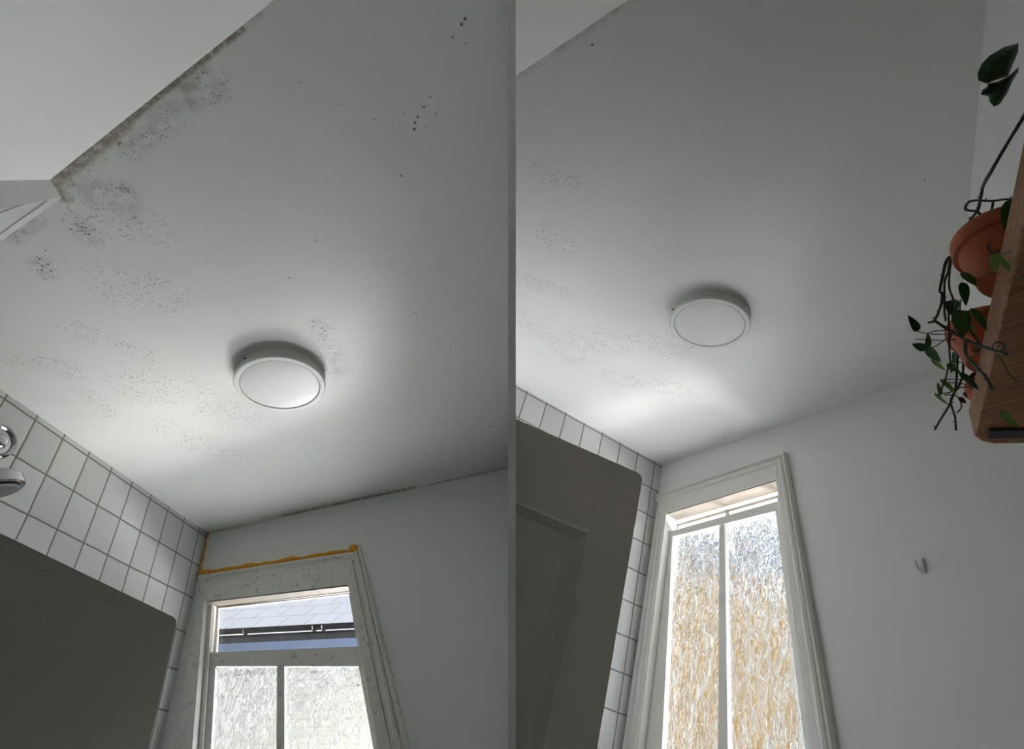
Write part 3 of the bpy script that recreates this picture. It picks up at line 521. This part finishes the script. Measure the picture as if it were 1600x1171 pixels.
# ---------------------------------------------------------------- plant shelf and plants, right room
def shelf_pt(s, wd, z): v = r0 + rd*s - rn*wd; return (v.x, v.y, z)
t = thing('shelf', MR, shelf_pt(1.2, 0, -.87), 'rustic pine plank shelf on the right wall carrying terracotta pots', 'shelf')
bm = bmesh.new()
def edge_w(s): return .125 - (s-.909)*(.024/.656)
out = [shelf_pt(.905, edge_w(.905), 0)[:2], shelf_pt(1.95, edge_w(1.95), 0)[:2], shelf_pt(1.95, -.17, 0)[:2], shelf_pt(.872, -.17, 0)[:2], shelf_pt(.868, edge_w(.9)-.035, 0)[:2], shelf_pt(.880, edge_w(.9)-.014, 0)[:2]]
prism(bm, out, 2, -.870, -.800); bevel(bm, .006, 3)
mesh_obj('plank', bm, M_wood, t, MR)
bm = bmesh.new(); prism(bm, [shelf_pt(.902, edge_w(.9)-.022, 0)[:2], shelf_pt(.938, edge_w(.9)-.022, 0)[:2], shelf_pt(.938, -.17, 0)[:2], shelf_pt(.902, -.17, 0)[:2]], 2, -.877, -.868); bevel(bm, .003)
mesh_obj('iron_strap', bm, M_strap, t, MR, label='black iron strap let into the underside')

PLANT = {1: ((2.352, -1.183), .078, .112, 'largest terracotta pot at the top of the shelf with long trailing vines'),
         2: ((2.222, -.985), .069, .096, 'middle terracotta pot on the shelf, half hidden by hanging stems'),
         3: ((2.138, -.812), .045, .075, 'smallest terracotta pot near the lower shelf end with thin shoots')}
pots = {}
for k, ((x, y), r, h, lab) in PLANT.items():
    t = thing('potted_vine', MR, (x, y, -.799), lab, 'plant', 'vines in terracotta pots on the plank shelf'); pots[k] = t
    O = MR @ Matrix.Translation((x, y, -.799))
    p = [(0, .002), (r*.66, 0), (r*.70, .004), (r*.88, h*.66), (r*.90, h*.68), (r*.985, h*.69), (r*1.01, h*.74), (r*1.01, h*.97), (r*.985, h), (r*.92, h*.995), (r*.90, h*.9), (r*.86, h*.80)]
    o = mesh_obj('pot', lathe(p, 56), M_terra, t, O, label='terracotta pot'); autosmooth(o, 38)
    o = mesh_obj('soil', lathe([(0, h*.86), (r*.88, h*.84)], 40), M_soil, t, O)
for pl, r, pts in VINES:
    b = tube(pts, r/1000, 7, .35, 4)
    if r > 1.9:                                             # leaf nodes along the older stems
        for i in range(1, len(pts)):
            a, c = Vector(pts[i-1]), Vector(pts[i])
            for f in (.35, .8):
                q = a.lerp(c, f); tube([q, q+Vector((random.uniform(-.005, .005), random.uniform(-.005, .005), random.uniform(-.003, .006)))], [r/1400, r/3500], 5, 0, 1, b)
    mesh_obj('stem', b, M_stem, pots[pl], MR, True)
Cam = MR.inverted() @ Vector((0, 0, 1.5))
def leaf(b, tip, wid, seed):
    rnd = random.Random(seed); b = Vector(b); tip = Vector(tip); ax = tip-b; L = ax.length; ax.normalize()
    side = ax.cross(Vector((rnd.uniform(-.3, .3), rnd.uniform(-.3, .3), 1))).normalized()
    vw = (Cam-b).normalized(); side = ax.cross(vw).normalized(); nrm = side.cross(ax).normalized()
    side = (side*math.cos(.45)+nrm*math.sin(.45)*rnd.choice((-1, 1))).normalized(); nrm = side.cross(ax).normalized()
    bm = bmesh.new(); n = 10; rows = []
    for i in range(n+1):
        t = i/n; w = wid/2*.95*(math.sin(math.pi*min(1, t**.62)) ** .8 if 0 < t < 1 else .03)
        c = b + ax*L*t - nrm*L*.16*t*t
        rows.append([bm.verts.new(c+side*w*s+nrm*abs(s)*w*.35) for s in (-1, -.5, 0, .5, 1)])
    for A, B in zip(rows, rows[1:]):
        for k in range(4): bm.faces.new((A[k], A[k+1], B[k+1], B[k]))
    bmesh.ops.recalc_face_normals(bm, faces=bm.faces[:])
    g = bmesh.ops.solidify(bm, geom=bm.faces[:], thickness=.0006); return bm
for i, (pl, b, tip, wd, ti) in enumerate(LEAVES):
    mesh_obj('leaf', leaf(b, tip, wd, i), M_leaf[ti], pots[pl], MR, True, label='dark red shrivelled leaf' if ti == 3 else None)
# two broad leaves above the pots
for j, out in enumerate(BIG):
    c = sum((Vector(p) for p in out), Vector())/len(out); vw = (Cam-c).normalized(); bm = bmesh.new()
    ring = [bm.verts.new(Vector(p)-vw*.012*abs(math.sin(i*1.1))) for i, p in enumerate(out)]
    mid = [bm.verts.new(c.lerp(Vector(p), .5)+vw*.004) for p in out]; cc = bm.verts.new(c-vw*.004); n = len(out)
    for i in range(n):
        bm.faces.new((ring[i], ring[(i+1) % n], mid[(i+1) % n], mid[i])); bm.faces.new((mid[i], mid[(i+1) % n], cc))
    bmesh.ops.subdivide_edges(bm, edges=bm.edges[:], cuts=1, smooth=.6, use_grid_fill=True)
    bmesh.ops.recalc_face_normals(bm, faces=bm.faces[:]); bmesh.ops.solidify(bm, geom=bm.faces[:], thickness=.0008)
    mesh_obj('leaf', bm, M_leaf[0], pots[1], MR, True, label='broad dark lobed leaf')

# small wall hook on the window wall
t = thing('wall_hook', MR, (1.516, 0, -.806), 'small white hook on the bare wall right of the rippled window', 'hook')
bm = bmesh.new(); prism(bm, [(1.500, -.775), (1.526, -.780), (1.530, -.835), (1.512, -.838)], 1, -.010, 0); bevel(bm, .004)
mesh_obj('back_plate', bm, M_diff, t, MR)
mesh_obj('peg', tube([(1.517, -.006, -.822), (1.516, -.028, -.826), (1.514, -.036, -.800)], .0055, 10), M_diff, t, MR, True)

# ---------------------------------------------------------------- outside the left window: the neighbour's eaves
gl = Vector((-3.656, 7.01, 2.778)); gr = Vector((-1.83, 6.60, 2.778)); gd = (gr-gl).normalized(); gn = Vector((-gd.y, gd.x, 0))
HM = Matrix(((gd.x, gn.x, 0, gl.x), (gd.y, gn.y, 0, gl.y), (0, 0, 1, gl.z), (0, 0, 0, 1)))      # x along the gutter, y away
t = bpy.data.objects.new('house', None); COL.objects.link(t); t.matrix_basis = HM @ Matrix.Translation((1, 0, -2.778)); tag(t, 'neighbouring house with pale slates and black gutter seen through the open sash', 'house')
SM = HM @ Matrix.Translation((-.8, -.03, .035)) @ Matrix.Rotation(math.radians(35), 4, 'X')
bm = bmesh.new(); prism(bm, [(0, 0), (4.2, 0), (4.2, 4.0), (0, 4.0)], 2, -.05, 0)
SMo = bpy.data.objects.new('roof', None)
bm.transform(SM); 
def oriented(name, bm, mat, par, Mloc, label=None):
    """a part that keeps its own axes for its surface pattern; bm in local axes of Mloc"""
    bmesh.ops.recalc_face_normals(bm, faces=bm.faces[:]); me = bpy.data.meshes.new(name); bm.to_mesh(me); bm.free(); me.materials.append(mat)
    o = bpy.data.objects.new(name, me); COL.objects.link(o); o.parent = par; o.matrix_basis = par.matrix_basis.inverted() @ Mloc
    if label: o['label'] = label
    return o
bm.transform(SM.inverted()); oriented('roof', bm, M_slateW, t, SM)
bpy.data.objects.remove(SMo)
prof = [(-.055*math.cos(a), -.055*math.sin(a)) for a in [math.pi*i/10 for i in range(11)]]
bm = bmesh.new(); A = [bm.verts.new((-.9, p[0]-.06, p[1]+.02)) for p in prof]; B = [bm.verts.new((3.3, p[0]-.06, p[1]+.02)) for p in prof]
for i in range(10): bm.faces.new((A[i], A[i+1], B[i+1], B[i]))
bmesh.ops.solidify(bm, geom=bm.faces[:], thickness=.004)
gut = mesh_obj('gutter', bm, M_gutter, t, HM)
for x in (.44, 1.36, 1.48, -.4, 2.4):
    mesh_obj('gutter_bracket', tube([(x, p[0]*1.12-.06, p[1]*1.12+.02) for p in prof], .010, 6, 0, 1), M_gutter, gut, HM)
bm = bmesh.new(); prism(bm, [(-.9, -.32), (3.3, -.32), (3.3, -.03), (-.9, -.03)], 1, .02, .05)
mesh_obj('shade_board', bm, M_gutter, t, HM)  # black board standing in for the shadow under the gutter
bm = bmesh.new(); prism(bm, [(-.9, -.26), (3.3, -.26), (3.3, -.125), (-.9, -.125)], 1, -.005, .02)
mesh_obj('fascia', bm, M_fascia, t, HM, label='blue grey fascia board under the gutter')
WM = HM @ Matrix.Translation((-.9, .06, -.30)) @ Matrix.Rotation(math.radians(90), 4, 'X')
bm = bmesh.new(); prism(bm, [(0, 0), (4.2, 0), (4.2, -2.47), (0, -2.47)], 2, -.2, 0)
oriented('wall', bm, M_brick, t, WM)

# outside the right window: yellow brick house, slate roof, pale building beside it
t = thing('house', MR, (-3.4, 3.6, -3.0), 'yellow brick house with grey slate roof blurred behind the rippled glass', 'house')
WM = MR @ Matrix.Translation((-5.6, 3.5, 0)) @ Matrix.Rotation(math.radians(90), 4, 'X')
bm = bmesh.new(); prism(bm, [(0, .95), (3.45, .70), (3.50, -4.0), (0, -4.0)], 2, -1.2, 0); oriented('wall', bm, M_ybrick, t, WM)
SM = MR @ Matrix.Translation((-5.7, 3.4, .90)) @ Matrix.Rotation(math.radians(4.2), 4, 'Y') @ Matrix.Rotation(math.radians(40), 4, 'X')
bm = bmesh.new(); prism(bm, [(0, 0), (4.6, 0), (4.6, 1.9), (0, 1.9)], 2, -.05, 0); oriented('roof', bm, M_slateG, t, SM)
t = thing('house', MR, (-1.2, 4.2, -3.0), 'pale rendered building behind the right pane of rippled glass', 'house')
bm = bmesh.new(); prism(bm, [(-2.2, .1), (.6, .1), (.6, -4.0), (-2.2, -4.0)], 1, 4.8, 5.8); mesh_obj('wall', bm, M_render, t, MR)
bm = bmesh.new(); prism(bm, [(-2.3, 4.75), (.7, 4.75), (.7, 5.9), (-2.3, 5.9)], 2, .1, .16); mesh_obj('coping', bm, M_render, t, MR)
bm = bmesh.new(); prism(bm, [(-9, 3.4), (9, 3.4), (9, 12), (-9, 12)], 2, -.12, -.02); o = mesh_obj('ground', bm, M_ground, None, I4); o['kind'] = 'structure'
